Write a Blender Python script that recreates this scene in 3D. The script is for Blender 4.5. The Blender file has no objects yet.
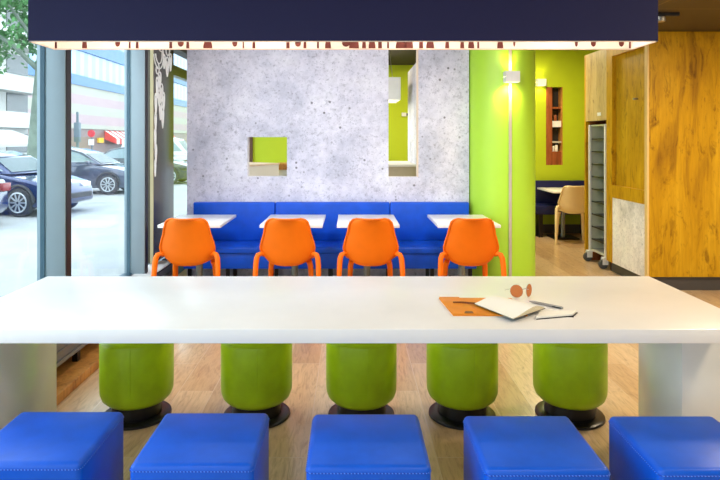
import bpy, bmesh, math, random
from mathutils import Vector, Matrix

SC = bpy.context.scene
COL = SC.collection
R = math.radians
PI = math.pi


def S(r, g, b, a=1.0):
    """sRGB 0-255 to linear"""
    def f(c):
        c /= 255.0
        return c / 12.92 if c <= 0.04045 else ((c + 0.055) / 1.055) ** 2.4
    return (f(r), f(g), f(b), a)


# ------------------------------------------------------------------ camera
cam_d = bpy.data.cameras.new('camera')
cam = bpy.data.objects.new('camera', cam_d)
COL.objects.link(cam)
cam.location = (0, 0, 1.5)
cam.rotation_euler = (R(90), 0, 0)
cam_d.sensor_width = 36.0
cam_d.lens = 30.0
cam_d.shift_x = 10.0 / 720.0
cam_d.shift_y = -99.0 / 720.0
cam_d.clip_start = 0.05
cam_d.clip_end = 400
SC.camera = cam

# ------------------------------------------------------------------ world
w = bpy.data.worlds.new('sky')
SC.world = w
w.use_nodes = True
nt = w.node_tree
nt.nodes.clear()
out = nt.nodes.new('ShaderNodeOutputWorld')
bg = nt.nodes.new('ShaderNodeBackground')
bg.inputs['Color'].default_value = (0.80, 0.91, 1.0, 1)
bg.inputs['Strength'].default_value = 3.7
nt.links.new(bg.outputs[0], out.inputs[0])


# ------------------------------------------------------------------ lights
def area(name, loc, size, power, color=(1, 1, 1), rot=(0, 0, 0), sy=None, spread=180):
    d = bpy.data.lights.new(name, 'AREA')
    d.energy = power
    d.color = color
    d.size = size
    if sy:
        d.shape = 'RECTANGLE'
        d.size_y = sy
    else:
        d.shape = 'DISK'
    d.spread = R(spread)
    o = bpy.data.objects.new(name, d)
    COL.objects.link(o)
    o.location = loc
    o.rotation_euler = rot
    return o


def spot(name, loc, power, color, angle, rot=(0, 0, 0), blend=0.5, size=0.03):
    d = bpy.data.lights.new(name, 'SPOT')
    d.energy = power
    d.color = color
    d.spot_size = R(angle)
    d.spot_blend = blend
    d.shadow_soft_size = size
    o = bpy.data.objects.new(name, d)
    COL.objects.link(o)
    o.location = loc
    o.rotation_euler = rot
    return o


NEUT = (1.0, 0.93, 0.84)
COOL = (0.93, 0.95, 1.0)
WARM = (1.0, 0.82, 0.55)
# unseen ceiling lights of the dining room; neutral and cool ones added as fill
area('unseen_ceiling_light', (-0.9, 0.2, 2.58), 0.9, 14, NEUT)
area('unseen_ceiling_light', (0.9, 0.2, 2.58), 0.9, 18, NEUT)
area('unseen_ceiling_light', (-0.9, 4.3, 2.58), 0.6, 44, COOL, (R(38), 0, 0))  # added wall wash, tilted to brighten the concrete partition
area('unseen_ceiling_light', (0.6, 4.3, 2.58), 0.6, 40, COOL, (R(38), 0, 0))
area('unseen_ceiling_light', (2.6, 1.6, 2.58), 0.5, 34, WARM)
area('unseen_ceiling_light', (3.3, 4.2, 2.58), 0.4, 66, WARM)
# unseen ceiling lights added for the zone behind the partition
area('unseen_ceiling_light', (2.6, 8.4, 3.02), 0.4, 70, WARM)
area('unseen_ceiling_light', (-0.1, 9.0, 2.70), 0.4, 22, WARM)
area('unseen_ceiling_light', (-0.3, 7.0, 2.70), 0.3, 13, NEUT)  # added to whiten the counter behind the square opening
# daylight through an added fill window behind the camera and through the window wall
# portals: they only guide the sky's daylight through the glazing
for (loc_, rot_, sx_, sy_) in (((-2.07, 3.0, 1.45), (0, R(-90), 0), 2.35, 12.0), ((-0.1, -3.12, 1.7), (R(90), 0, 0), 3.5, 1.2)):
    po = area('daylight_portal', loc_, sx_, 1, (1, 1, 1), rot_, sy_)
    po.data.cycles.is_portal = True
SC.view_settings.view_transform = 'Standard'
SC.view_settings.look = 'None'
SC.view_settings.exposure = 0.2
SC.view_settings.gamma = 1.0
SC.view_settings.use_curve_mapping = False


# ------------------------------------------------------------------ materials
def newmat(name):
    m = bpy.data.materials.new(name)
    m.use_nodes = True
    t = m.node_tree
    b = t.nodes['Principled BSDF']
    return m, t, b


def N(t, kind, **kw):
    n = t.nodes.new('ShaderNode' + kind)
    for k, v in kw.items():
        if k in n.inputs:
            n.inputs[k].default_value = v
        else:
            setattr(n, k, v)
    return n


def coords(t, scale=(1, 1, 1), rot=(0, 0, 0), src='Object'):
    tc = N(t, 'TexCoord')
    mp = N(t, 'Mapping')
    mp.inputs['Scale'].default_value = scale
    mp.inputs['Rotation'].default_value = rot
    t.links.new(tc.outputs[src], mp.inputs['Vector'])
    return mp.outputs['Vector']


def ramp(t, fac, stops):
    r = N(t, 'ValToRGB')
    els = r.color_ramp.elements
    while len(els) < len(stops):
        els.new(0.5)
    for e, (p, c) in zip(els, stops):
        e.position = p
        e.color = c
    t.links.new(fac, r.inputs['Fac'])
    return r.outputs['Color']


def mix(t, fac, a, b, mode='MIX'):
    m = N(t, 'Mix', data_type='RGBA', blend_type=mode)
    if isinstance(fac, (int, float)):
        m.inputs[0].default_value = fac
    else:
        t.links.new(fac, m.inputs[0])
    for sock, v in ((m.inputs[6], a), (m.inputs[7], b)):
        if isinstance(v, tuple):
            sock.default_value = v
        else:
            t.links.new(v, sock)
    return m.outputs[2]


def bump(t, b, height, strength=0.1, dist=0.01):
    n = N(t, 'Bump', Strength=strength, Distance=dist)
    t.links.new(height, n.inputs['Height'])
    t.links.new(n.outputs['Normal'], b.inputs['Normal'])


def plain(name, col, rough=0.5, metal=0.0, spec=0.5, grain=0.0, gscale=60, tint=0.06, coat=0.0):
    """solid colour with a faint procedural variation and optional grain bump"""
    m, t, b = newmat(name)
    b.inputs['Roughness'].default_value = rough
    b.inputs['Metallic'].default_value = metal
    b.inputs['Specular IOR Level'].default_value = spec
    b.inputs['Coat Weight'].default_value = coat
    v = coords(t)
    no = N(t, 'TexNoise', Scale=gscale * 0.15, Detail=3.0)
    t.links.new(v, no.inputs['Vector'])
    lo = tuple(c * (1 - tint) for c in col[:3]) + (1,)
    hi = tuple(min(1, c * (1 + tint)) for c in col[:3]) + (1,)
    t.links.new(ramp(t, no.outputs['Fac'], [(0.3, lo), (0.7, hi)]), b.inputs['Base Color'])
    if grain:
        n2 = N(t, 'TexNoise', Scale=gscale, Detail=2.0)
        t.links.new(v, n2.inputs['Vector'])
        bump(t, b, n2.outputs['Fac'], grain, 0.004)
    return m


def emit(name, col, strength):
    m, t, b = newmat(name)
    b.inputs['Base Color'].default_value = col
    b.inputs['Emission Color'].default_value = col
    b.inputs['Emission Strength'].default_value = strength
    return m


def leather(name, col, rough=0.36):
    m, t, b = newmat(name)
    b.inputs['Roughness'].default_value = rough
    b.inputs['Specular IOR Level'].default_value = 0.36
    v = coords(t)
    vo = N(t, 'TexVoronoi', Scale=260.0)
    t.links.new(v, vo.inputs['Vector'])
    no = N(t, 'TexNoise', Scale=9.0, Detail=4.0)
    t.links.new(v, no.inputs['Vector'])
    lo = tuple(c * 0.88 for c in col[:3]) + (1,)
    hi = tuple(min(1, c * 1.1) for c in col[:3]) + (1,)
    t.links.new(ramp(t, no.outputs['Fac'], [(0.3, lo), (0.7, hi)]), b.inputs['Base Color'])
    bump(t, b, vo.outputs['Distance'], 0.10, 0.002)
    return m


def concrete(name, base, dark, light, spots=True):
    m, t, b = newmat(name)
    b.inputs['Roughness'].default_value = 0.7
    v = coords(t)
    n1 = N(t, 'TexNoise', Scale=1.6, Detail=8.0, Roughness=0.62)
    n2 = N(t, 'TexNoise', Scale=14.0, Detail=6.0, Roughness=0.7)
    n3 = N(t, 'TexNoise', Scale=34.0, Detail=6.0, Roughness=0.72)
    for n in (n1, n2, n3):
        t.links.new(v, n.inputs['Vector'])
    c1 = ramp(t, n1.outputs['Fac'], [(0.36, dark), (0.5, base), (0.64, light)])
    c2 = ramp(t, n2.outputs['Fac'], [(0.3, (0.66, 0.66, 0.68, 1)), (0.6, (1, 1, 1, 1))])
    c = mix(t, 0.55, c1, c2, 'MULTIPLY')
    c3 = ramp(t, n3.outputs['Fac'], [(0.33, (0.45, 0.45, 0.5, 1)), (0.46, (1, 1, 1, 1))])
    c = mix(t, 0.7, c, c3, 'MULTIPLY')
    if spots:
        vo = N(t, 'TexVoronoi', Scale=9.0, Randomness=1.0)
        t.links.new(v, vo.inputs['Vector'])
        pits = ramp(t, vo.outputs['Distance'], [(0.07, (0.08, 0.08, 0.1, 1)), (0.15, (1, 1, 1, 1))])
        n4 = N(t, 'TexNoise', Scale=2.3, Detail=3.0)
        t.links.new(v, n4.inputs['Vector'])
        msk = ramp(t, n4.outputs['Fac'], [(0.44, (0, 0, 0, 1)), (0.56, (1, 1, 1, 1))])
        c = mix(t, msk, c, mix(t, 0.85, c, pits, 'MULTIPLY'))
        vq = N(t, 'TexVoronoi', Scale=30.0, Randomness=1.0)
        t.links.new(v, vq.inputs['Vector'])
        c = mix(t, 0.5, c, ramp(t, vq.outputs['Distance'], [(0.07, (0.25, 0.25, 0.3, 1)), (0.16, (1, 1, 1, 1))]), 'MULTIPLY')
        # stained patches
        vo2 = N(t, 'TexNoise', Scale=15.0, Detail=7.0, Roughness=0.78)
        t.links.new(v, vo2.inputs['Vector'])
        st = ramp(t, vo2.outputs['Fac'], [(0.33, (0.25, 0.25, 0.3, 1)), (0.47, (1, 1, 1, 1))])
        n5 = N(t, 'TexNoise', Scale=1.9, Detail=2.0)
        t.links.new(coords(t, (1.3, 1, 0.8)), n5.inputs['Vector'])
        m5 = ramp(t, n5.outputs['Fac'], [(0.46, (0, 0, 0, 1)), (0.62, (1, 1, 1, 1))])
        c = mix(t, m5, c, mix(t, 0.62, c, st, 'MULTIPLY'))
    t.links.new(c, b.inputs['Base Color'])
    bump(t, b, n2.outputs['Fac'], 0.15, 0.004)
    return m


def oak(name, lightc, midc, darkc, rough=0.45):
    m, t, b = newmat(name)
    b.inputs['Roughness'].default_value = rough
    b.inputs['Specular IOR Level'].default_value = 0.25
    v = coords(t, (1, 1, 0.18))
    nz = N(t, 'TexNoise', Scale=5.0, Detail=6.0, Roughness=0.6, Distortion=1.2)
    t.links.new(v, nz.inputs['Vector'])
    c1 = ramp(t, nz.outputs['Fac'], [(0.28, darkc), (0.46, midc), (0.7, lightc)])
    fine = N(t, 'TexNoise', Scale=55.0, Detail=4.0, Roughness=0.7)
    t.links.new(coords(t, (1, 1, 0.06)), fine.inputs['Vector'])
    c2 = ramp(t, fine.outputs['Fac'], [(0.35, (0.72, 0.66, 0.6, 1)), (0.6, (1, 1, 1, 1))])
    c = mix(t, 0.6, c1, c2, 'MULTIPLY')
    # knots and cracks
    kn = N(t, 'TexNoise', Scale=5.6, Detail=6.0, Roughness=0.7, Distortion=1.0)
    t.links.new(coords(t, (1.7, 1.7, 0.55)), kn.inputs['Vector'])
    kc = ramp(t, kn.outputs['Fac'], [(0.30, (0.24, 0.14, 0.06, 1)), (0.45, (1, 1, 1, 1))])
    c = mix(t, 0.8, c, kc, 'MULTIPLY')
    sp = N(t, 'TexNoise', Scale=26.0, Detail=3.0, Roughness=0.6)
    t.links.new(coords(t, (1, 1, 0.3)), sp.inputs['Vector'])
    sc_ = ramp(t, sp.outputs['Fac'], [(0.32, (0.30, 0.18, 0.09, 1)), (0.40, (1, 1, 1, 1))])
    c = mix(t, 0.32, c, sc_, 'MULTIPLY')
    t.links.new(c, b.inputs['Base Color'])
    bump(t, b, fine.outputs['Fac'], 0.08, 0.003)
    return m


def floor_mat():
    m, t, b = newmat('wood_look_floor')
    v = coords(t, (1, 1, 1), (0, 0, R(90)))
    br = N(t, 'TexBrick')
    br.offset = 0.37
    br.inputs['Scale'].default_value = 1.0
    br.inputs['Brick Width'].default_value = 1.2
    br.inputs['Row Height'].default_value = 0.205
    br.inputs['Mortar Size'].default_value = 0.0022
    br.inputs['Mortar Smooth'].default_value = 0.1
    br.inputs['Bias'].default_value = 0.0
    br.inputs['Color1'].default_value = (0.15, 0.15, 0.15, 1)
    br.inputs['Color2'].default_value = (0.95, 0.95, 0.95, 1)
    br.inputs['Mortar'].default_value = (0.5, 0.5, 0.5, 1)
    t.links.new(v, br.inputs['Vector'])
    tone = ramp(t, br.outputs['Color'], [(0.1, S(184, 150, 112)), (0.5, S(202, 168, 126)), (0.95, S(216, 188, 150))])
    g = N(t, 'TexNoise', Scale=9.0, Detail=8.0, Roughness=0.65, Distortion=1.5)
    sep = N(t, 'VectorMath', operation='ADD')
    t.links.new(coords(t, (4.0, 0.55, 1)), sep.inputs[0])
    sc = N(t, 'VectorMath', operation='SCALE')
    t.links.new(br.outputs['Color'], sc.inputs[0])
    sc.inputs['Scale'].default_value = 7.0
    t.links.new(sc.outputs[0], sep.inputs[1])
    t.links.new(sep.outputs[0], g.inputs['Vector'])
    gr = ramp(t, g.outputs['Fac'], [(0.32, (0.50, 0.42, 0.36, 1)), (0.5, (0.9, 0.86, 0.82, 1)), (0.7, (1.1, 1.08, 1.05, 1))])
    c = mix(t, 0.75, tone, gr, 'MULTIPLY')
    c = mix(t, br.outputs['Fac'], c, S(205, 180, 150))
    t.links.new(c, b.inputs['Base Color'])
    b.inputs['Roughness'].default_value = 0.32
    b.inputs['Specular IOR Level'].default_value = 0.6
    b.inputs['Coat Weight'].default_value = 0.5
    b.inputs['Coat Roughness'].default_value = 0.2
    bump(t, b, g.outputs['Fac'], 0.06, 0.003)
    return m


def glass_mat(name, tint=(0.94, 0.98, 0.98, 1)):
    m, t, b = newmat(name)
    t.nodes.remove(b)
    tr = N(t, 'BsdfTransparent', Color=tint)
    gl = N(t, 'BsdfGlossy', Roughness=0.0)
    lw = N(t, 'LayerWeight', Blend=0.5)
    pw = N(t, 'Math', operation='POWER')
    t.links.new(lw.outputs['Facing'], pw.inputs[0])
    pw.inputs[1].default_value = 5.0
    ma = N(t, 'Math', operation='MULTIPLY_ADD')
    t.links.new(pw.outputs[0], ma.inputs[0])
    ma.inputs[1].default_value = 0.6
    ma.inputs[2].default_value = 0.02
    mx = N(t, 'MixShader')
    t.links.new(ma.outputs[0], mx.inputs[0])
    t.links.new(tr.outputs[0], mx.inputs[1])
    t.links.new(gl.outputs[0], mx.inputs[2])
    t.links.new(mx.outputs[0], t.nodes['Material Output'].inputs['Surface'])
    return m


def stitch_mat():
    m, t, b = newmat('stitching')
    v = coords(t)
    sx = N(t, 'SeparateXYZ')
    t.links.new(v, sx.inputs[0])
    a = N(t, 'Math', operation='ADD')
    t.links.new(sx.outputs[0], a.inputs[0])
    t.links.new(sx.outputs[1], a.inputs[1])
    mu = N(t, 'Math', operation='MULTIPLY')
    t.links.new(a.outputs[0], mu.inputs[0])
    mu.inputs[1].default_value = 2 * PI / 0.011
    si = N(t, 'Math', operation='SINE')
    t.links.new(mu.outputs[0], si.inputs[0])
    t.links.new(ramp(t, si.outputs[0], [(0.0, S(10, 60, 180)), (0.35, S(84, 140, 240))]), b.inputs['Base Color'])
    b.inputs['Roughness'].default_value = 0.5
    return m


def ceiling_mat():
    m, t, b = newmat('brown_ceiling_panels')
    v = coords(t, (1, 1, 1))
    br = N(t, 'TexBrick')
    br.inputs['Scale'].default_value = 1.0
    br.inputs['Brick Width'].default_value = 1.25
    br.inputs['Row Height'].default_value = 1.25
    br.offset = 0.0
    br.inputs['Mortar Size'].default_value = 0.006
    br.inputs['Color1'].default_value = S(84, 66, 30)
    br.inputs['Color2'].default_value = S(78, 62, 28)
    br.inputs['Mortar'].default_value = S(126, 100, 52)
    t.links.new(v, br.inputs['Vector'])
    n = N(t, 'TexNoise', Scale=20.0, Detail=4.0)
    t.links.new(coords(t, (0.3, 3, 1)), n.inputs['Vector'])
    c = mix(t, 0.5, br.outputs['Color'], ramp(t, n.outputs['Fac'], [(0.3, (0.8, 0.8, 0.8, 1)), (0.7, (1.1, 1.1, 1.1, 1))]), 'MULTIPLY')
    t.links.new(c, b.inputs['Base Color'])
    b.inputs['Roughness'].default_value = 0.6
    return m


def stripes_mat(name, ca, cb, axis=0, period=0.5, rough=0.6):
    m, t, b = newmat(name)
    v = coords(t)
    sx = N(t, 'SeparateXYZ')
    t.links.new(v, sx.inputs[0])
    mu = N(t, 'Math', operation='MULTIPLY')
    t.links.new(sx.outputs[axis], mu.inputs[0])
    mu.inputs[1].default_value = 2 * PI / period
    si = N(t, 'Math', operation='SINE')
    t.links.new(mu.outputs[0], si.inputs[0])
    r = N(t, 'Math', operation='GREATER_THAN')
    t.links.new(si.outputs[0], r.inputs[0])
    r.inputs[1].default_value = 0.0
    t.links.new(mix(t, r.outputs[0], ca, cb), b.inputs['Base Color'])
    b.inputs['Roughness'].default_value = rough
    return m


M = {}
M['white_laminate'] = plain('white_laminate', S(240, 238, 235), 0.28, tint=0.012)
M['leg_laminate'] = plain('white_gloss_laminate', S(228, 230, 228), 0.10, tint=0.012)
M['blue_leather'] = leather('blue_leather', S(6, 88, 210), 0.36)
M['stitch'] = stitch_mat()
M['green_leather'] = leather('green_leather', S(180, 212, 20), 0.38)
M['black_metal'] = plain('black_metal', S(22, 20, 22), 0.35, 0.2)
M['black_plastic'] = plain('black_plastic', S(26, 26, 28), 0.5)
M['orange_plastic'] = plain('orange_plastic', S(242, 112, 0), 0.5, spec=0.25, tint=0.03)
M['beige_plastic'] = plain('beige_plastic', S(238, 216, 164), 0.45, tint=0.03)
M['bench_blue'] = leather('bench_blue', S(10, 84, 212), 0.38)
M['bench_navy'] = leather('bench_navy', S(14, 22, 74), 0.45)
M['steel'] = plain('brushed_steel', S(176, 174, 168), 0.32, 0.9)
M['alu'] = plain('aluminium', S(206, 206, 198), 0.4, 0.35)
M['grey_post'] = plain('grey_post', S(130, 132, 122), 0.35, 0.4)
M['shade_navy'] = plain('shade_navy', S(25, 25, 74), 0.75, grain=0.15, gscale=900, tint=0.03)
M['shade_lining'] = plain('shade_lining', S(250, 240, 230), 0.7, tint=0.01)
M['motif_brown'] = plain('motif_brown', S(104, 44, 38), 0.7)
M['cream_trim'] = plain('cream_trim', S(236, 214, 196), 0.5)
M['lime_wall'] = plain('lime_wall_paint', S(176, 196, 16), 0.6, tint=0.015)
M['lime_column'] = plain('lime_column_paint', S(184, 232, 60), 0.42, tint=0.012)
M['concrete'] = concrete('exposed_concrete', S(228, 226, 240), S(198, 199, 216), S(238, 237, 247))
M['concrete_panel'] = concrete('pale_concrete_panel', S(248, 240, 236), S(206, 198, 194), S(252, 248, 244), False)
M['oak'] = oak('golden_oak', S(212, 164, 26), S(196, 146, 12), S(146, 100, 12))
M['oak_lit'] = oak('golden_oak_lit', S(216, 194, 140), S(198, 172, 116), S(160, 134, 86))  # golden oak again, with the header's different lighting put into the colour
M['oak_edge'] = plain('oak_edge', S(226, 190, 120), 0.5, tint=0.05)
M['red_wood'] = oak('reddish_wood', S(176, 106, 62), S(150, 82, 44), S(110, 58, 30))
M['orange_wood'] = oak('kerb_wood', S(206, 150, 78), S(188, 130, 62), S(150, 98, 44))
M['floor'] = floor_mat()
M['ceiling'] = ceiling_mat()
M['dark_ceiling'] = plain('dark_ceiling', S(40, 34, 28), 0.8)
M['white_paint'] = plain('white_paint', S(226, 222, 214), 0.6, tint=0.01)
M['glass'] = glass_mat('window_glass')
M['frame_blue'] = plain('blue_grey_frame', S(140, 156, 164), 0.4, 0.15, tint=0.02)
M['frame_teal'] = plain('teal_gasket', S(36, 74, 92), 0.5)
M['frame_dark'] = plain('dark_gasket', S(34, 26, 30), 0.5)
M['panel_dark'] = plain('dark_olive_panel', S(64, 58, 40), 0.22, tint=0.04)
M['decal'] = plain('white_decal', S(246, 246, 244), 0.6)
M['convector'] = plain('convector_grey', S(118, 120, 120), 0.35, 0.5)
M['grille_dark'] = plain('grille_dark', S(30, 30, 32), 0.5)
M['white_metal'] = plain('white_metal', S(230, 230, 228), 0.4)
M['bulb'] = emit('lit_bulb', (1.0, 0.86, 0.66, 1), 6.0)
M['lamp_glow'] = emit('lit_lamp_opening', (1.0, 0.85, 0.5, 1), 8.0)
M['skirting_dark'] = plain('skirting_dark', S(70, 66, 64), 0.5)
M['leather_tan'] = leather('tan_leather', S(232, 140, 24), 0.5)
M['leather_brown'] = leather('brown_cord', S(120, 70, 30), 0.5)
M['paper'] = plain('paper', S(246, 242, 230), 0.7, tint=0.01)
M['paper_edge'] = stripes_mat('paper_edge', S(214, 198, 160), S(238, 228, 200), 2, 0.002)
M['cover_black'] = plain('black_cover', S(30, 28, 28), 0.5)
M['pen_grey'] = plain('pen_grey', S(150, 142, 134), 0.35, 0.4)


def lens_mat():
    m, t, b = newmat('amber_lens')
    b.inputs['Base Color'].default_value = S(222, 140, 84)
    b.inputs['Roughness'].default_value = 0.08
    b.inputs['Transmission Weight'].default_value = 0.35
    b.inputs['IOR'].default_value = 1.1
    return m


M['lens'] = lens_mat()
# outdoors
M['pavement'] = plain('pavement', S(158, 160, 162), 0.85, grain=0.2, gscale=8, tint=0.08)
M['car_blue'] = plain('car_blue', S(26, 48, 100), 0.15, 0.2, coat=1.0)
M['car_navy'] = plain('car_navy', S(34, 46, 84), 0.15, 0.2, coat=1.0)
M['car_grey'] = plain('car_grey', S(74, 82, 106), 0.15, 0.2, coat=1.0)
M['car_black'] = plain('car_black', S(44, 50, 58), 0.15, 0.2, coat=1.0)
M['car_white'] = plain('car_white', S(206, 208, 210), 0.2, coat=1.0)
M['car_glass'] = plain('car_glass', S(120, 140, 146), 0.06, 0.0, 0.8)
M['tyre'] = plain('tyre', S(52, 54, 60), 0.7)
M['castor_rubber'] = plain('castor_rubber', S(84, 84, 84), 0.6)
M['rim'] = plain('alloy_rim', S(190, 196, 204), 0.3, 0.6)
M['headlight'] = plain('headlight', S(230, 236, 240), 0.1)
M['taillight'] = plain('taillight', S(128, 28, 34), 0.2)
M['plate'] = plain('plate', S(235, 235, 235), 0.4)
M['bark'] = plain('bark', S(112, 124, 112), 0.9, grain=0.8, gscale=20, tint=0.3)
M['leaf'] = plain('leaf', S(74, 124, 70), 0.6, tint=0.35, gscale=30)
M['facade_white'] = plain('facade_white', S(186, 186, 182), 0.7)
M['facade_window'] = plain('facade_window', S(92, 98, 100), 0.2)
M['facade_cream'] = stripes_mat('striped_siding', S(172, 148, 150), S(166, 164, 150), 2, 2.6)
M['facade_blue'] = plain('facade_blue_band', S(66, 112, 160), 0.4)
M['facade_glass'] = stripes_mat('facade_glass', S(160, 182, 204), S(136, 164, 196), 1, 2.4, 0.2)
M['shop_dark'] = plain('shopfront', S(120, 96, 88), 0.4)
M['awning'] = stripes_mat('awning_red_white', S(232, 70, 58), S(244, 232, 226), 1, 2.0)
M['sign_red'] = plain('sign_red', S(214, 52, 60), 0.5)
M['sign_yellow'] = plain('sign_yellow', S(240, 190, 40), 0.5)
M['steel_grey'] = plain('signal_grey', S(92, 108, 116), 0.5)


# ------------------------------------------------------------------ mesh helper
class MB:
    def __init__(self):
        self.bm = bmesh.new()

    def _merge(self, bm2, mat=None):
        if mat is not None:
            bmesh.ops.transform(bm2, matrix=mat, verts=bm2.verts)
        me = bpy.data.meshes.new('tmp')
        bm2.to_mesh(me)
        bm2.free()
        self.bm.from_mesh(me)
        bpy.data.meshes.remove(me)
        return self

    def box(self, x0, x1, y0, y1, z0, z1, bev=0.0, seg=2, mat=None):
        b = bmesh.new()
        bmesh.ops.create_cube(b, size=1.0)
        for v in b.verts:
            v.co = Vector(((x0 + x1) / 2 + v.co.x * (x1 - x0), (y0 + y1) / 2 + v.co.y * (y1 - y0), (z0 + z1) / 2 + v.co.z * (z1 - z0)))
        if bev > 0:
            bmesh.ops.bevel(b, geom=list(b.edges), offset=bev, segments=seg, profile=0.5, affect='EDGES')
        return self._merge(b, mat)

    def lathe(self, prof, n=40, cx=0, cy=0, cz=0, mat=None, cap=True):
        b = bmesh.new()
        rings = []
        for (r, z) in prof:
            ring = [b.verts.new((cx + r * math.cos(2 * PI * k / n), cy + r * math.sin(2 * PI * k / n), cz + z)) for k in range(n)]
            rings.append(ring)
        for a, c in zip(rings, rings[1:]):
            for k in range(n):
                b.faces.new((a[k], a[(k + 1) % n], c[(k + 1) % n], c[k]))
        if cap:
            b.faces.new(list(reversed(rings[0])))
            b.faces.new(rings[-1])
        bmesh.ops.recalc_face_normals(b, faces=b.faces)
        return self._merge(b, mat)

    def tube(self, pts, rad, n=10, closed=False):
        b = bmesh.new()
        pts = [Vector(p) for p in pts]
        m = len(pts)
        rads = rad if isinstance(rad, (list, tuple)) else [rad] * m
        rings = []
        prev = None
        for i, p in enumerate(pts):
            if closed:
                d = pts[(i + 1) % m] - pts[i - 1]
            else:
                d = (pts[min(i + 1, m - 1)] - pts[max(i - 1, 0)])
            d.normalize()
            if prev is None:
                up = Vector((0, 0, 1)) if abs(d.z) < 0.9 else Vector((0, 1, 0))
            else:
                up = prev
            u = up - d * up.dot(d)
            if u.length < 1e-5:
                u = d.orthogonal()
            u.normalize()
            prev = u
            v = d.cross(u)
            rings.append([b.verts.new(p + rads[i] * (math.cos(2 * PI * k / n) * u + math.sin(2 * PI * k / n) * v)) for k in range(n)])
        pairs = list(zip(rings, rings[1:]))
        if closed:
            pairs.append((rings[-1], rings[0]))
        for a, c in pairs:
            for k in range(n):
                b.faces.new((a[k], a[(k + 1) % n], c[(k + 1) % n], c[k]))
        if not closed:
            b.faces.new(list(reversed(rings[0])))
            b.faces.new(rings[-1])
        bmesh.ops.recalc_face_normals(b, faces=b.faces)
        return self._merge(b)

    def prism(self, poly, a, c, axis='y', bev=0.0, seg=2):
        """poly: 2D outline; axis y -> (x,z) outline extruded y from a to c; x -> (y,z); z -> (x,y)"""
        b = bmesh.new()
        def P(p, h):
            return {'y': (p[0], h, p[1]), 'x': (h, p[0], p[1]), 'z': (p[0], p[1], h)}[axis]
        v0 = [b.verts.new(P(p, a)) for p in poly]
        v1 = [b.verts.new(P(p, c)) for p in poly]
        n = len(poly)
        b.faces.new(v0)
        b.faces.new(list(reversed(v1)))
        for k in range(n):
            b.faces.new((v0[k], v1[k], v1[(k + 1) % n], v0[(k + 1) % n]))
        bmesh.ops.recalc_face_normals(b, faces=b.faces)
        if bev > 0:
            bmesh.ops.bevel(b, geom=list(b.edges), offset=bev, segments=seg, profile=0.5, affect='EDGES')
        return self._merge(b)

    def grid(self, fn, nu, nv, thick=0.0):
        """surface fn(u,v), u,v in 0..1"""
        b = bmesh.new()
        vs = [[b.verts.new(fn(i / nu, j / nv)) for i in range(nu + 1)] for j in range(nv + 1)]
        for j in range(nv):
            for i in range(nu):
                b.faces.new((vs[j][i], vs[j][i + 1], vs[j + 1][i + 1], vs[j + 1][i]))
        bmesh.ops.recalc_face_normals(b, faces=b.faces)
        if thick:
            bmesh.ops.solidify(b, geom=list(b.faces), thickness=thick)
            bmesh.ops.recalc_face_normals(b, faces=b.faces)
        return self._merge(b)

    def build(self, name, mat, parent=None, smooth=True, angle=35):
        me = bpy.data.meshes.new(name)
        self.bm.to_mesh(me)
        self.bm.free()
        me.materials.append(mat)
        if smooth and len(me.polygons):
            me.polygons.foreach_set('use_smooth', [True] * len(me.polygons))
            try:
                me.set_sharp_from_angle(angle=R(angle))
            except Exception:
                pass
        o = bpy.data.objects.new(name, me)
        COL.objects.link(o)
        if parent is not None:
            o.parent = parent
        return o


def thing(name, label, cat, loc=(0, 0, 0), rz=0.0, group=None):
    o = bpy.data.objects.new(name, None)
    o.empty_display_size = 0.1
    COL.objects.link(o)
    o.location = loc
    o.rotation_euler = (0, 0, rz)
    o['label'] = label
    o['category'] = cat
    if group:
        o['group'] = group
    return o


def struct(o):
    o['kind'] = 'structure'
    return o


def kids(o):
    return [c for c in bpy.data.objects if c.parent == o]


def dup(o, loc, rz=None, label=None, group=None):
    """copy a thing with its parts and sub-parts (mesh data shared)"""
    r = o.copy()
    COL.objects.link(r)
    r.location = loc
    if rz is not None:
        r.rotation_euler = (0, 0, rz)
    if label:
        r['label'] = label
    if group:
        r['group'] = group
    for ch in kids(o):
        c = ch.copy()
        COL.objects.link(c)
        c.parent = r
        for g in kids(ch):
            d = g.copy()
            COL.objects.link(d)
            d.parent = c
    return r


# ================================================================== STRUCTURE
XG = -1.95            # glass plane of the window wall
struct(MB().box(-2.02, 5.5, -3, 9.8, -0.1, 0.0).build('floor', M['floor']))
struct(MB().box(-2.05, 5.5, -3, 6.62, 2.6, 2.75).build('ceiling', M['ceiling']))
struct(MB().box(1.28, 5.5, 6.62, 9.9, 3.05, 3.15).build('ceiling_rear', M['lime_wall']))
struct(MB().box(-2.05, 1.28, 6.62, 9.9, 2.74, 2.86).build('ceiling_rear_low', M['dark_ceiling']))
b = MB()
b.box(1.28, 5.5, 6.52, 6.62, 2.75, 3.1)
struct(b.build('trim_1', M['dark_ceiling']))
b = MB()
for q in ((-2.05, -1.85, 0, 2.7), (1.65, 5.5, 0, 2.7), (-1.85, 1.65, 0, 1.1), (-1.85, 1.65, 2.3, 2.7), (-0.13, -0.07, 1.1, 2.3)):
    b.box(q[0], q[1], -3.1, -3.0, q[2], q[3])
struct(b.build('wall_near', M['white_paint']))
struct(MB().box(-1.85, 1.65, -3.056, -3.044, 1.1, 2.3).build('window_8', M['glass']))  # unseen window, added to let in frontal fill daylight
struct(MB().box(5.5, 5.6, -3.1, 9.9, 0, 3.1).build('wall_right', M['white_paint']))

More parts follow.
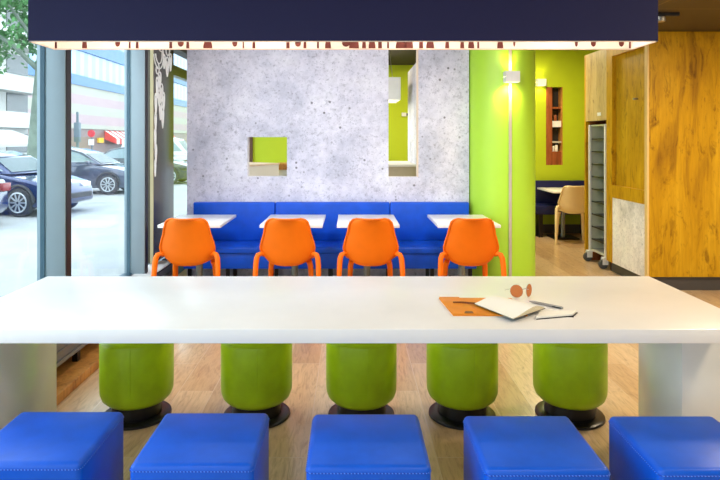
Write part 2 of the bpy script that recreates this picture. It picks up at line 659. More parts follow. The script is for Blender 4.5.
# concrete partition with the square opening and the tall slot
YW, YT = 6.45, 6.57
def PX(x, y=YW):
    return (x - 350.0) * y / 600.0
def PZ(py, y=YW):
    return 1.5 + (141.0 - py) * y / 600.0
b = MB()
def panel_with_holes(b, x0, x1, z0, z1, y0, y1, holes):
    xs = sorted({x0, x1} | {h[0] for h in holes} | {h[1] for h in holes})
    for xa, xb in zip(xs, xs[1:]):
        cuts = sorted([(h[2], h[3]) for h in holes if h[0] <= xa + 1e-6 and h[1] >= xb - 1e-6])
        z = z0
        for (ha, hb) in cuts:
            if ha > z + 1e-6:
                b.box(xa, xb, y0, y1, z, ha)
            z = hb
        if z < z1 - 1e-6:
            b.box(xa, xb, y0, y1, z, z1)
panel_with_holes(b, PX(187), PX(469), 0, 2.6, YW, YT,
                 [(PX(247.5), PX(287), PZ(176.5), PZ(137)), (PX(388.5), PX(418), PZ(177), 2.6)])
struct(b.build('wall_partition', M['concrete']))
# lit edge of the slot's right jamb, painted as a thin cream strip
struct(MB().box(PX(417.3), PX(418.3), YW - 0.004, YT, PZ(177), 2.6).build('lit_jamb_edge', M['cream_trim']))

# lime back wall with a narrow niche
YB = 9.8
NX0, NX1, NZ0, NZ1 = PX(546, YB), PX(562.5, YB), PZ(165, YB), PZ(87, YB)
b = MB()
panel_with_holes(b, -2.05, 5.5, 0, 3.1, YB, YB + 0.16, [(NX0, NX1, NZ0, NZ1)])
struct(b.build('wall_back', M['lime_wall']))
struct(MB().box(1.0, 5.5, YB - 0.015, YB - 0.001, 0.0, 0.14).build('baseboard_back', M['skirting_dark']))

# ---- window wall (left)
b = MB()
b.box(-2.05, XG + 0.02, -3.0, 9.8, 0.0, 0.28)
struct(b.build('wall_left', M['frame_teal']))
struct(MB().box(-2.05, XG + 0.04, -3.0, 9.8, 2.52, 2.6).build('trim_3', M['frame_dark']))
posts = [-2.13, -0.64, 0.86, 2.35, 3.85, 5.34]
bays = list(zip(posts, posts[1:]))
def window(n, y0, y1, transom=None):
    root = bpy.data.objects.new('window_%d' % n, None)
    COL.objects.link(root)
    root.location = (XG, y0, 0)
    struct(root)
    L = y1 - y0
    MB().box(-0.006, 0.006, 0.02, L, 0.30, 2.52).build('pane', M['glass'], root)
    b = MB()
    b.box(-0.05, 0.03, 0.05, L - 0.05, 0.28, 0.335, 0.004)
    if transom:
        b.box(-0.05, 0.03, 0.05, L - 0.05, transom[0], transom[1])
    struct(b.build('bottom_rail', M['frame_teal'] if not transom else M['panel_dark'], root))
    return root
for i, (a, c) in enumerate(bays):
    window(i + 1, a, c)
window(6, 6.42, 8.2, (2.22, 2.33))
window(7, 8.2, 9.8)
for i, y in enumerate(posts):
    o = MB()
    o.box(XG - 0.06, XG + 0.122, y, y + 0.058, 0.28, 2.56, 0.004)
    p = struct(o.build('mullion', M['frame_blue']))
    # dark gaskets along both sides of the post
    MB().box(XG - 0.035, XG - 0.006, y - 0.008, y + 0.03, 0.28, 2.52).build('outer_gasket', M['frame_teal'], p)
    MB().box(XG + 0.02, XG + 0.127, y + 0.012, y + 0.075, 0.28, 2.52).build('inner_gasket', M['frame_dark'], p)

# dark glossy panel with a white lace motif
dp = thing('dark_wall_panel', 'tall dark olive glossy panel with white lace motif between the windows', 'wall panel', (XG, 5.72, 0))
MB().box(0.0, 0.075, 0.0, 0.66, 0.33, 2.58).build('panel_board', M['panel_dark'], dp)
MB().box(0.048, 0.078, -0.012, 0.0, 0.33, 2.58).build('edge_strip', plain('olive_beige_strip', S(176, 168, 128), 0.5), dp)
b = MB()
def swirl(cy, cz, r0, r1, a0, a1, n=18, rad=0.0065):
    pts = []
    for k in range(n + 1):
        f = k / n
        r = r0 + (r1 - r0) * f
        a = R(a0 + (a1 - a0) * f)
        pts.append((0.079, cy + r * math.cos(a), cz + r * math.sin(a)))
    b.tube(pts, rad, 6)
def drop(cy, cz, w_, h_):
    pts = [(0.079, cy + w_ * math.sin(t) * (1 - 0.5 * math.cos(t)) * 0.7, cz - h_ * math.cos(t)) for t in [2 * PI * k / 16 for k in range(16)]]
    b.tube(pts, 0.0065, 6, closed=True)
    b.prism([(cy + (q[1] - cy) * 0.6, cz + (q[2] - cz) * 0.6) for q in pts], 0.076, 0.079, 'x')
swirl(0.16, 2.36, 0.17, 0.13, -170, 20)
swirl(0.16, 2.36, 0.11, 0.09, -170, 20)
swirl(0.20, 2.48, 0.02, 0.13, 0, 400)
swirl(0.42, 2.44, 0.02, 0.11, 90, 480)
swirl(0.10, 2.20, 0.01, 0.07, 0, 420)
drop(0.42, 2.26, 0.06, 0.10)
drop(0.53, 2.32, 0.05, 0.09)
drop(0.32, 2.30, 0.04, 0.07)
for (cy, cz, w_, h_) in ((0.18, 2.10, 0.05, 0.08), (0.23, 1.98, 0.06, 0.09), (0.16, 1.92, 0.04, 0.08), (0.30, 1.90, 0.04, 0.09),
                         (0.20, 1.80, 0.04, 0.09), (0.27, 1.74, 0.045, 0.11), (0.10, 2.02, 0.04, 0.10), (0.06, 1.86, 0.035, 0.10),
                         (0.05, 1.68, 0.03, 0.10), (0.04, 1.52, 0.03, 0.10), (0.06, 1.38, 0.03, 0.09), (0.04, 1.24, 0.025, 0.08)):
    drop(cy, cz, w_, h_)
b.build('lace_motif', M['decal'], dp)

# ---- convector along the windows, kerb below it
struct(MB().box(-1.93, -1.66, -3.0, 6.1, 0.0, 0.055, 0.004).build('trim_4', M['orange_wood']))
cv = thing('convector_heater', 'long low grey convector heater on black feet under the windows', 'heater', (-1.84, 0.0, 0.055))
b = MB()
b.box(-0.085, 0.085, -2.5, 5.95, 0.085, 0.235, 0.004)
b.box(0.085, 0.095, -2.5, 5.95, 0.10, 0.12)
b.box(0.085, 0.095, -2.5, 5.95, 0.17, 0.18)
b.build('housing', M['convector'], cv)
b = MB()
b.box(-0.085, 0.085, -2.5, 5.95, 0.235, 0.246)
b.build('grille_bed', M['grille_dark'], cv)
b = MB()
for k in range(160):
    y = -2.5 + 8.45 * (k + 0.25) / 160
    b.box(-0.085, 0.085, y, y + 0.024, 0.245, 0.262)
b.build('grille', M['white_metal'], cv)
for y in (-2.0, -0.4, 1.2, 2.6, 3.95, 5.3):
    MB().box(0.02, 0.055, y - 0.022, y + 0.022, 0.0, 0.09).build('foot', M['black_metal'], cv)

# ---- column
rc = thing('round_column', 'lime green round column right of the concrete wall, lamp mounted on it', 'column', (1.64, 6.5, 0))
MB().lathe([(0.352, 0.0), (0.352, 2.598)], 72).build('shaft', M['lime_column'], rc)
MB().box(-0.014, 0.014, -0.366, -0.345, 0.0, 2.59).build('cable_strip', plain('satin_strip', S(196, 186, 172), 0.4), rc)

# ================================================================== OAK CABINET BLOCK (right)
XC = 2.97
cb = thing('oak_cabinet', 'tall golden oak built-in cabinet block with trolley recess and concrete lower panel', 'cabinet', (XC, 6.0, 0))
D = 1.6
b = MB()
b.box(0.012, 2.52, 0.0, 0.04, 0.14, 2.595)
b.build('front_panel', M['oak'], cb)
MB().box(0.0, 0.018, -0.003, 0.05, 0.12, 2.595).build('corner_edge', M['oak_edge'], cb)
b = MB()
b.box(0.0, 0.05, 0.80, 0.95, 0.12, 2.58)            # stile between inset and trolley
b.box(0.0, 0.05, 0.05, 0.80, 0.86, 1.0)             # rail
b.box(0.0, 0.05, 0.05, 0.80, 2.46, 2.58)            # top rail
b.box(0.0, 0.05, 1.56, 1.60, 0.0, 2.58)             # far stile
b.build('side_frame', M['oak'], cb)
MB().box(0.0, 0.05, 0.95, 1.56, 1.745, 2.58).build('header_panel', M['oak_lit'], cb)
MB().box(0.045, 0.07, 0.04, 0.82, 0.98, 2.48).build('inset_panel', M['oak'], cb)
MB().box(0.004, 0.04, 0.05, 0.80, 0.12, 0.86).build('concrete_panel', M['concrete_panel'], cb)
b = MB()
b.box(0.05, 2.52, 0.05, 0.07, 0.0, 0.12)
b.box(0.05, 0.07, 0.05, 0.95, 0.0, 0.12)
b.box(-0.0, 2.52, 0.03, 0.05, 0.0, 0.14)
b.build('plinth', M['skirting_dark'], cb)
b = MB()                                            # carcass round the trolley recess
b.box(0.05, 0.75, 0.93, 0.95, 0.0, 1.76)
b.box(0.05, 0.75, 1.56, 1.58, 0.0, 1.76)
b.box(0.73, 0.75, 0.95, 1.56, 0.0, 1.76)
b.box(0.05, 0.75, 0.95, 1.56, 1.745, 1.765)
b.build('recess_lining', M['red_wood'], cb)
MB().box(0.05, 2.52, 0.07, 1.58, 2.56, 2.58).build('top_board', M['oak'], cb)
MB().box(0.05, 2.52, 1.58, 1.60, 0.0, 2.58).build('back_board', M['oak'], cb)
MB().box(-0.004, 0.0, 1.10, 1.20, 1.80, 1.84).build('number_plate', M['white_metal'], cb)
b = MB()
b.box(0.0, 0.012, 0.2, 0.4, 0, 0.01)
b.bm.free()
# small coat hook on the inset panel
MB().box(-0.01, 0.03, 0.25, 0.29, 1.93, 1.95, 0.004).build('hook', M['steel'], cb)

# trolley with trays
tr = thing('tray_trolley', 'tall aluminium tray trolley on castors in the oak cabinet recess', 'trolley', (XC + 0.03, 7.27, 0))
W2 = 0.23
tray_wall = plain('warm_grey_metal', S(212, 212, 188), 0.5)
for (x, y) in ((0, -W2), (0, W2), (0.56, -W2), (0.56, W2)):
    MB().box(x - 0.014, x + 0.014, y - 0.016, y + 0.016, 0.14, 1.70, 0.003).build('upright', M['white_metal'], tr)
b = MB()
b.box(0, 0.56, -W2, W2, 1.68, 1.70)
b.build('top_plate', M['alu'], tr)
b = MB()
b.box(0, 0.56, -W2, W2, 0.14, 0.16)
b.build('bottom_plate', M['alu'], tr)
MB().box(0.545, 0.555, -W2 + 0.016, W2 - 0.016, 0.16, 1.68).build('back_panel', tray_wall, tr)
for s in (-1, 1):
    MB().box(0.02, 0.54, s * (W2 + 0.006) - 0.003, s * (W2 + 0.006) + 0.003, 0.16, 1.68).build('side_panel', tray_wall, tr)
for k in range(9):
    z = 0.28 + k * 0.155
    t_ = MB()
    t_.box(0.02, 0.54, -W2 + 0.018, W2 - 0.018, z, z + 0.006)
    t_.box(0.012, 0.02, -W2 + 0.018, W2 - 0.018, z - 0.004, z + 0.012)
    t_.build('tray_shelf', M['black_metal'], tr)
for (x, y) in ((0.0, -W2), (0.0, W2), (0.54, -W2), (0.54, W2)):
    c_ = MB()
    c_.box(x - 0.04, x + 0.04, y - 0.03, y + 0.03, 0.122, 0.138, 0.004)
    c_.box(x - 0.045, x + 0.02, y - 0.030, y - 0.022, 0.05, 0.125)
    c_.box(x - 0.045, x + 0.02, y + 0.022, y + 0.030, 0.05, 0.125)
    fork = c_.build('castor_fork', M['white_metal'], tr)
    wm = Matrix.Translation((x - 0.03, y, 0.055)) @ Matrix.Rotation(R(90), 4, 'X')
    MB().lathe([(0.052, -0.018), (0.055, -0.01), (0.055, 0.01), (0.052, 0.018)], 24, mat=wm).build('castor_wheel', M['castor_rubber'], fork)

# ================================================================== COMMUNAL TABLE
TX0, TX1, TY0, TY1, TZ = -1.68, 1.66, 2.39, 3.33, 0.75
tb = thing('communal_table', 'long white communal table with panel legs in the foreground', 'table', (0, 2.86, 0))
MB().box(TX0, TX1, TY0 - 2.86, TY1 - 2.86, TZ - 0.057, TZ, 0.003).build('tabletop', M['white_laminate'], tb)
for ya_, yb_, xa, xb in ((2.60, 3.13, TX0, -1.53), (2.675, 3.08, 1.48, TX1)):
    MB().box(xa, xb, ya_ - 2.86, yb_ - 2.86, 0.0, TZ - 0.057, 0.002).build('panel_leg', M['leg_laminate'], tb)

# ---- blue cube stools
def cube_stool(label, loc):
    t = thing('cube_stool', label, 'stool', loc, 0, 'blue cube stools in front of the long table')
    hw, hd, top = 0.202, 0.193, 0.452
    MB().box(-hw, hw, -hd, hd, 0.03, top, 0.02, 4).build('upholstered_body', M['blue_leather'], t)
    b = MB()
    z = top - 0.021
    c = 0.018
    pts = []
    for (sx, sy, a0) in ((1, 1, 0), (-1, 1, 90), (-1, -1, 180), (1, -1, 270)):
        for k in range(5):
            a = R(a0 + 22.5 * k)
            pts.append((sx * (hw - c) + (c + 0.0005) * math.cos(a), sy * (hd - c) + (c + 0.0005) * math.sin(a), z))
    dense = []
    for i in range(len(pts)):
        p, q = Vector(pts[i]), Vector(pts[(i + 1) % len(pts)])
        m = max(1, int((q - p).length / 0.05))
        dense += [tuple(p + (q - p) * (k / m)) for k in range(m)]
    b.tube(dense, 0.0018, 6, closed=True)
    b.build('stitched_seam', M['stitch'], t)
    b = MB()
    b.box(-hw + 0.03, hw - 0.03, -hd + 0.03, hd - 0.03, 0.0, 0.032)
    b.build('base', M['black_plastic'], t)
    return t
BSY = (2.143, 2.132, 2.122, 2.108, 2.106)
BSX = (-1.078, -0.514, 0.060, 0.634, 1.188)
bl = ('blue leather cube stool nearest the windows, cut by the left edge',
      'blue leather cube stool second from the windows',
      'blue leather cube stool in the middle of the front row',
      'blue leather cube stool second from the right in the front row',
      'blue leather cube stool at the right end of the front row')
first = None
for x, l in zip(BSX, bl):
    if first is None:
        first = cube_stool(l, (x, BSY[0], 0))
    else:
        dup(first, (x, BSY[BSX.index(x)], 0), 0, l)

# ---- green drum stools
def drum_stool(label, loc):
    t = thing('drum_stool', label, 'stool', loc, 0, 'green drum stools on the far side of the long table')
    r = 0.193
    prof = [(r - 0.055, 0.092), (r - 0.032, 0.097), (r - 0.012, 0.116), (r - 0.002, 0.143), (r, 0.18), (r, 0.415), (r - 0.006, 0.436), (r - 0.022, 0.45), (0.05, 0.456), (0.003, 0.456)]
    MB().lathe(prof, 56).build('upholstered_drum', M['green_leather'], t, angle=60)
    MB().lathe([(r + 0.0003, 0.427), (r + 0.001, 0.430), (r - 0.002, 0.433)], 56, cap=False).build('piping', M['green_leather'], t)
    b = MB()
    b.tube([(0.03, -r + 0.0036, 0.17), (0.03, -r + 0.0036, 0.42)], 0.0022, 4)
    b.build('vertical_seam', M['green_leather'], t)
    MB().lathe([(0.132, 0.018), (0.132, 0.108)], 48).build('pedestal', M['black_metal'], t)
    MB().lathe([(0.178, 0.0), (0.182, 0.004), (0.180, 0.014), (0.17, 0.02), (0.13, 0.022)], 56).build('base_plate', M['black_metal'], t)
    return t
gl_ = ('green leather drum stool nearest the windows, behind the long table',
       'green leather drum stool second from the windows, behind the long table',
       'green leather drum stool in the middle of the row behind the long table',
       'green leather drum stool second from the right, behind the long table',
       'green leather drum stool at the right end, behind the long table')
first = None
for x, l in zip((-1.165, -0.51, 0.062, 0.613, 1.202), gl_):
    if first is None:
        first = drum_stool(l, (x, 3.285, 0))
    else:
        dup(first, (x, 3.285, 0), 0.0, l)

# ================================================================== PENDANT LAMP OVER THE TABLE
LX0, LX1, LY0, LY1, LZ0, LZ1 = -1.470, 1.407, 2.74, 2.98, 1.957, 2.45
pl = thing('pendant_lamp', 'huge rectangular navy fabric pendant lamp above the long table', 'lamp', (0, 2.86, LZ0))
ya, yb, hh = LY0 - 2.86, LY1 - 2.86, LZ1 - LZ0
tk = 0.006
b = MB()
b.box(LX0, LX1, ya, ya + tk, 0, hh)
b.box(LX0, LX1, yb - tk, yb, 0, hh)
b.box(LX0, LX0 + tk, ya + tk, yb - tk, 0, hh)
b.box(LX1 - tk, LX1, ya + tk, yb - tk, 0, hh)
b.build('fabric_shade', M['shade_navy'], pl)
b = MB()
li = tk
b.box(LX0 + li, LX1 - li, ya + li, ya + li + 0.003, 0.001, hh)
b.box(LX0 + li, LX1 - li, yb - li - 0.003, yb - li, 0.001, hh)
b.box(LX0 + li, LX0 + li + 0.003, ya + li, yb - li, 0.001, hh)
b.box(LX1 - li - 0.003, LX1 - li, ya + li, yb - li, 0.001, hh)
lin_b = b
b = MB()
b.box(LX0, LX1, ya, ya + 0.008, -0.003, 0.001)
b.box(LX0, LX1, yb - 0.012, yb, -0.004, 0.001)
b.box(LX0, LX0 + 0.008, ya, yb, -0.003, 0.001)
b.box(LX1 - 0.008, LX1, ya, yb, -0.003, 0.001)
b.build('rim', M['cream_trim'], pl)
# brown printed motif on the far lining: rounded drops of different widths
motifs = [(52, 4, 1), (56, 3, 0), (85, 5, 1), (118, 5, -1), (130, 2, 0), (137.5, 3, 1), (171, 3, 0), (181, 6, -1), (188, 3, 1), (208, 9, 1),
          (235, 5, -1), (243.5, 1.5, 0), (254, 3, 1), (288, 3.5, 0), (298, 6, -1), (305, 3, 1), (328, 6, 1), (346, 8, -1), (354, 10, 0),
          (364, 4, 1), (372, 7, 1), (380, 4, 0), (401, 11, 1), (409, 8, 0), (421, 4, 0), (430, 8, 1), (447, 4, 1), (462, 4, 1), (471, 6, 1),
          (478, 2, 0), (500, 6, 1), (514, 2, -1), (576, 3, -1), (593, 5, -1), (621, 5, -1), (629.5, 2, 0), (634.5, 2, 0), (318, 2, 0), (388, 2, 1)]
b = lin_b
n_lin = len(b.bm.faces)
ym = yb - li - 0.0045
for (px, wpx, sh) in motifs:
    X = (px - 350) * 2.975 / 600
    hwid = wpx * 2.975 / 600 / 2
    poly = []
    if sh == 1:      # wide at the bottom, narrowing upwards
        for k in range(9):
            f = k / 8
            poly.append((X - hwid * (1 - 0.6 * f ** 2), 0.002 + 0.05 * f))
        for k in range(9):
            f = 1 - k / 8
            poly.append((X + hwid * (1 - 0.6 * f ** 2), 0.002 + 0.05 * f))
    elif sh == -1:   # rounded drop hanging from above
        n = 10
        for k in range(n + 1):
            a = PI + PI * k / n
            poly.append((X + hwid * math.cos(a), 0.028 + 0.018 * math.sin(a)))
        poly += [(X + hwid * 0.8, 0.07), (X - hwid * 0.8, 0.07)]
    else:            # stem
        poly = [(X - hwid, 0.002), (X + hwid, 0.002), (X + hwid * 0.7, 0.08), (X - hwid * 0.7, 0.08)]
    b.prism(poly, ym, ym + 0.0015, 'y')
lining = b.build('lining', M['shade_lining'], pl, smooth=False)
lining.data.materials.append(M['motif_brown'])
for p_ in lining.data.polygons:
    p_.material_index = 1 if p_.index >= n_lin else 0
b = MB()
b.box(LX0 + 0.05, LX1 - 0.05, -0.02, 0.02, hh - 0.03, hh - 0.005)
rail = b.build('lamp_rail', M['white_metal'], pl)
for k in range(4):
    x = -1.1 + k * 0.71
    MB().lathe([(0.004, -0.05), (0.02, -0.045), (0.032, -0.02), (0.03, 0.0), (0.014, 0.03), (0.014, 0.05)], 20, x, 0, hh - 0.085).build('light_bulb', M['bulb'], rail)
    d = bpy.data.lights.new('pendant_bulb_light', 'POINT')
    d.energy = 3.0
    d.color = (1.0, 0.91, 0.81)
    d.shadow_soft_size = 0.05
    o = bpy.data.objects.new('pendant_bulb_light', d)
    COL.objects.link(o)
    o.location = (x, 2.86, LZ0 + hh - 0.2)
for x in (-1.0, 0.95):
    MB().tube([(x, 0, hh - 0.01), (x, 0, 2.6 - LZ0)], 0.004, 8).build('cable', M['steel'], pl)

# ================================================================== BANQUETTE ALONG THE PARTITION
bq = thing('banquette_bench', 'blue leather banquette bench along the concrete wall', 'bench', (0, 6.2, 0))
bx0, bx1 = -1.66, 1.262
for (a, c) in ((bx0, -0.797), (-0.791, 0.421), (0.427, bx1)):
    MB().box(a, c, 0.15, 0.235, 0.44, 0.85, 0.014, 3).build('back_cushion', M['bench_blue'], bq)
    MB().box(a, c, -0.285, 0.15, 0.385, 0.45, 0.014, 3).build('seat_cushion', M['bench_blue'], bq)
MB().box(bx0 + 0.01, bx1 - 0.01, -0.262, 0.235, 0.235, 0.39, 0.004).build('bench_box', M['bench_blue'], bq)
for x in (-1.60, -1.22, -0.78, -0.2, 0.40, 0.82, 1.20):
    for y in (-0.20, 0.17):
        MB().box(x - 0.018, x + 0.018, y - 0.018, y + 0.018, 0.0, 0.24).build('foot', M['black_metal'], bq)

# ---- four cafe tables
def cafe_table(label, loc, top=None, group='small white tables at the bench'):
    t = thing('cafe_table', label, 'table', loc, 0, group)
    MB().box(-0.281, 0.281, -0.378, 0.378, 0.722, 0.75, 0.003).build('tabletop', M['white_laminate'], t)
    MB().lathe([(0.032, 0.02), (0.032, 0.70)], 24, 0, 0, 0).build('column', M['grey_post'], t)
    b = MB()
    b.box(-0.16, 0.16, -0.16, 0.16, 0.700, 0.722)
    b.build('top_bracket', M['black_metal'], t)
    MB().box(-0.19, 0.19, -0.19, 0.19, 0.0, 0.02, 0.004).build('base_plate', M['black_metal'], t)
    return t
tl = ('small white cafe table at the window end of the blue bench',
      'small white cafe table second from the windows at the blue bench',
      'small white cafe table third from the windows at the blue bench',
      'small white cafe table beside the lime green column')
first = None
for x, l in zip((-1.440, -0.528, 0.163, 1.068), tl):
    if first is None:
        first = cafe_table(l, (x, 5.74, 0))
    else:
        dup(first, (x, 5.74, 0), 0, l)

# ---- shell chairs
def shell_chair(label, loc, rz, mat, group):
    t = thing('shell_chair', label, 'chair', loc, rz, group)
    prof = [(-0.03, 0.845, 0.120), (-0.028, 0.838, 0.156), (-0.022, 0.815, 0.180), (-0.012, 0.77, 0.194), (0.0, 0.71, 0.206), (0.010, 0.645, 0.228), (0.018, 0.59, 0.240),
            (0.022, 0.55, 0.243), (0.028, 0.51, 0.243), (0.036, 0.475, 0.242), (0.055, 0.452, 0.240), (0.10, 0.446, 0.238), (0.18, 0.444, 0.234), (0.28, 0.442, 0.228), (0.36, 0.446, 0.218), (0.40, 0.446, 0.205), (0.42, 0.438, 0.17)]
    ny = len(prof) - 1
    def fn(u, v):
        f = v * ny
        i = min(int(f), ny - 1)
        q = f - i
        p0, p1 = prof[i], prof[i + 1]
        y, z, hw = (p0[k] + (p1[k] - p0[k]) * q for k in range(3))
        s = 2 * u - 1
        back = max(0.0, min(1.0, (0.30 - y) / 0.25))
        wz = max(0.0, min(1.0, (0.61 - z) / 0.15)) * (0.25 + 0.75 * back)
        return (0.965 * hw * s * (1 - 0.06 * wz * s * s), y + 0.055 * back * s * s, z - 0.012 * wz + 0.098 * wz * abs(s) ** 3.0)
    b = MB()
    b.grid(fn, 16, ny * 3, 0.012)
    b.build('shell', mat, t, angle=60)
    # raised lip round the back
    lip = [fn(0, v / 40) for v in range(26, -1, -1)] + [fn(u / 12, 0) for u in range(1, 12)] + [fn(1, v / 40) for v in range(0, 27)]
    b = MB()
    b.tube([(x, y - 0.004, z) for (x, y, z) in lip], 0.009, 8)
    b.build('lip', mat, t)
    for s in (-1, 1):
        b = MB()
        b.tube([(s * 0.205, 0.09, 0.530), (s * 0.226, 0.07, 0.545), (s * 0.246, 0.055, 0.538), (s * 0.258, 0.045, 0.51), (s * 0.263, 0.035, 0.46), (s * 0.272, 0.0, 0.22), (s * 0.282, -0.03, 0.0)],
               [0.016, 0.019, 0.022, 0.023, 0.023, 0.020, 0.016], 12)
        b.build('leg', mat, t)
        b = MB()
        b.tube([(s * 0.165, 0.33, 0.43), (s * 0.176, 0.36, 0.38), (s * 0.185, 0.38, 0.20), (s * 0.195, 0.40, 0.0)], [0.026, 0.025, 0.021, 0.016], 12)
        b.build('leg', mat, t)
    return t
cl = ('orange plastic shell chair nearest the windows',
      'orange plastic shell chair second from the windows',
      'orange plastic shell chair third from the windows',
      'orange plastic shell chair in front of the lime column')
first = None
for x, a, l in zip((-1.378, -0.53, 0.175, 1.026), (1.5, 0, -1, -1), cl):
    if first is None:
        first = shell_chair(l, (x, 5.02, 0), R(a), M['orange_plastic'], 'orange chairs at the small tables')
    else:
        dup(first, (x, 5.02, 0), R(a), l)

# ================================================================== WALL LAMPS
def wall_lamp(label, loc):
    t = thing('wall_lamp', label, 'lamp', loc)
    b = MB()
    b.box(-0.072, 0.072, -0.05, 0.05, 0.0, 0.006)
    hs = MB()
    hs.box(-0.072, 0.072, -0.052, -0.046, -0.055, 0.055)
    hs.box(-0.072, 0.072, 0.046, 0.052, -0.055, 0.055)
    hs.box(-0.072, -0.066, -0.046, 0.046, -0.055, 0.055)
    hs.box(0.066, 0.072, -0.046, 0.046, -0.055, 0.055)
    hs.build('housing', M['white_metal'], t)
    b.build('light_unit', M['lamp_glow'], t)
    return t
wl = wall_lamp('white box wall lamp on the lime green column', (1.64, 6.09, 2.15))
wl2 = dup(wl, (3.10, 9.74, 2.45), 0, 'white box wall lamp on the lime back wall above the niche')
LAMPY = (1.0, 0.80, 0.36)
spot('wall_lamp_down_light', (1.62, 6.08, 2.09), 17, LAMPY, 140, (0, 0, 0), 0.6)
spot('wall_lamp_up_light', (1.62, 6.10, 2.21), 6, LAMPY, 95, (PI, 0, 0), 0.3)
spot('wall_lamp_down_light', (3.10, 9.74, 2.39), 5, LAMPY, 120, (0, 0, 0), 0.5)
spot('wall_lamp_up_light', (3.10, 9.74, 2.51), 3, LAMPY, 95, (PI, 0, 0), 0.5)

# ================================================================== REAR ZONE
# niche in the lime wall
nb = thing('wall_niche', 'narrow wooden wall niche with small shelves in the lime back wall', 'niche', (NX0, YB, NZ0))
nw, nh = NX1 - NX0, NZ1 - NZ0
b = MB()
b.box(0, nw, 0.145, 0.155, 0, nh)
b.build('back_board', M['black_plastic'], nb)
MB().box(nw - 0.018, nw, -0.006, 0.145, 0, nh).build('right_jamb', M['orange_wood'], nb)
MB().box(0.0, 0.10, -0.006, 0.145, 0, nh).build('left_board', M['red_wood'], nb)
for z, m in ((0.0, 'red_wood'), (0.36, 'alu'), (0.62, 'white_metal'), (0.92, 'red_wood')):
    MB().box(0.10, nw - 0.018, 0.01, 0.145, z, z + (0.22 if z == 0 else 0.03 if z != 0.62 else 0.10)).build('shelf', M[m], nb)
for k, (x, z, h, m) in enumerate(((0.135, 0.22, 0.09, 'white_metal'), (0.19, 0.22, 0.11, 'paper'), (0.17, 0.72, 0.10, 'red_wood'))):
    o = MB().lathe([(0.022, 0), (0.024, 0.01), (0.024, h - 0.01), (0.018, h)], 16, 0, 0, 0).build('jar', M[m])
    o.location = (NX0 + x, YB + 0.06, NZ0 + z)
    o['label'] = ('small white jar on the lowest niche shelf, left', 'small cream jar on the lowest niche shelf, right', 'reddish brown jar on the upper niche shelf')[k]
    o['category'] = 'jar'
    o['group'] = 'jars in the wall niche'

# dark wooden slat seen at the left through the square opening
o = thing('wooden_wall_panel', 'narrow dark wooden panel on the back wall seen through the square opening', 'wall panel', (PX(250.3, 9.76), 9.76, 1.0))
MB().box(-0.03, 0.035, 0, 0.03, 0, 1.5).build('panel_board', plain('dark_brown_wood', S(84, 54, 28), 0.5, tint=0.2), o)
MB().box(-0.06, -0.03, 0, 0.03, 0, 1.5).build('panel_edge', M['skirting_dark'], o)

# white counter seen through the square opening
o = thing('white_counter', 'white counter end seen through the square opening in the concrete wall', 'counter', (-1.0, 7.3, 0))
b = MB()
b.prism([(-0.42, -0.45), (0.06, 0.62), (-0.42, 0.95), (-0.8, -0.3)], 0.0, 1.19, 'z')
b.build('counter_body', M['white_laminate'], o)
b = MB()
b.prism([(-0.43, -0.47), (0.07, 0.62), (-0.42, 0.97), (-0.82, -0.3)], 1.19, 1.21, 'z')
b.build('counter_top', M['cream_trim'], o)
o = thing('side_cabinet', 'grey cabinet with wooden top seen at the right of the square opening', 'cabinet', (-0.84, 8.65, 0))
MB().box(-0.2, 0.4, -0.3, 0.3, 0, 1.10).build('cabinet_body', M['alu'], o)
MB().box(-0.22, 0.42, -0.32, 0.32, 1.10, 1.18).build('cabinet_top', M['orange_wood'], o)

# high counter and concrete screen seen through the slot
o = thing('high_counter', 'beige high counter seen through the tall slot in the concrete wall', 'counter', (0.8, 8.1, 0))
MB().box(-0.9, 0.4, -0.65, 0.75, 0.0, 1.18).build('counter_body', plain('beige_counter', S(190, 176, 150), 0.6), o)
MB().box(-0.92, 0.42, -0.67, 0.77, 1.18, 1.205).build('counter_top', M['white_paint'], o)
o = MB().box(0.835, 0.93, 7.47, 8.66, 1.205, 2.49).build('concrete_screen', M['concrete'])
o['label'] = 'narrow concrete screen standing on the high counter behind the slot'
o['category'] = 'screen'
# pendant in the rear zone
o = thing('pendant_lamp', 'pale grey box pendant lamp hanging in the room behind the slot', 'lamp', (0.2, 8.35, 2.05))
b = MB()
b.box(-0.5, 0.475, -0.35, -0.34, 0, 0.30)
b.box(-0.5, 0.475, 0.34, 0.35, 0, 0.30)
b.box(-0.5, -0.49, -0.34, 0.34, 0, 0.30)
b.box(0.465, 0.475, -0.34, 0.34, 0, 0.30)
b.build('shade', M['alu'], o)
MB().box(-0.49, 0.465, -0.34, 0.34, 0.05, 0.06).build('diffuser', emit('lit_diffuser', (1, 0.93, 0.75, 1), 3.5), o)
for x in (0.28, 0.40):
    MB().tube([(x, -0.3, 0.06), (x - 0.06, -0.1, 0.69)], 0.004, 6).build('cable', M['steel'], o)
o = thing('thermostat', 'small white thermostat on the lime wall seen through the slot', 'thermostat', (PX(404.5, 9.78), 9.785, PZ(114.5, 9.78)))
MB().box(-0.045, 0.03, -0.015, 0.014, -0.03, 0.03, 0.004).build('housing', M['white_metal'], o)
MB().box(0.032, 0.055, -0.015, 0.014, -0.02, 0.02, 0.004).build('knob', M['black_plastic'], o)

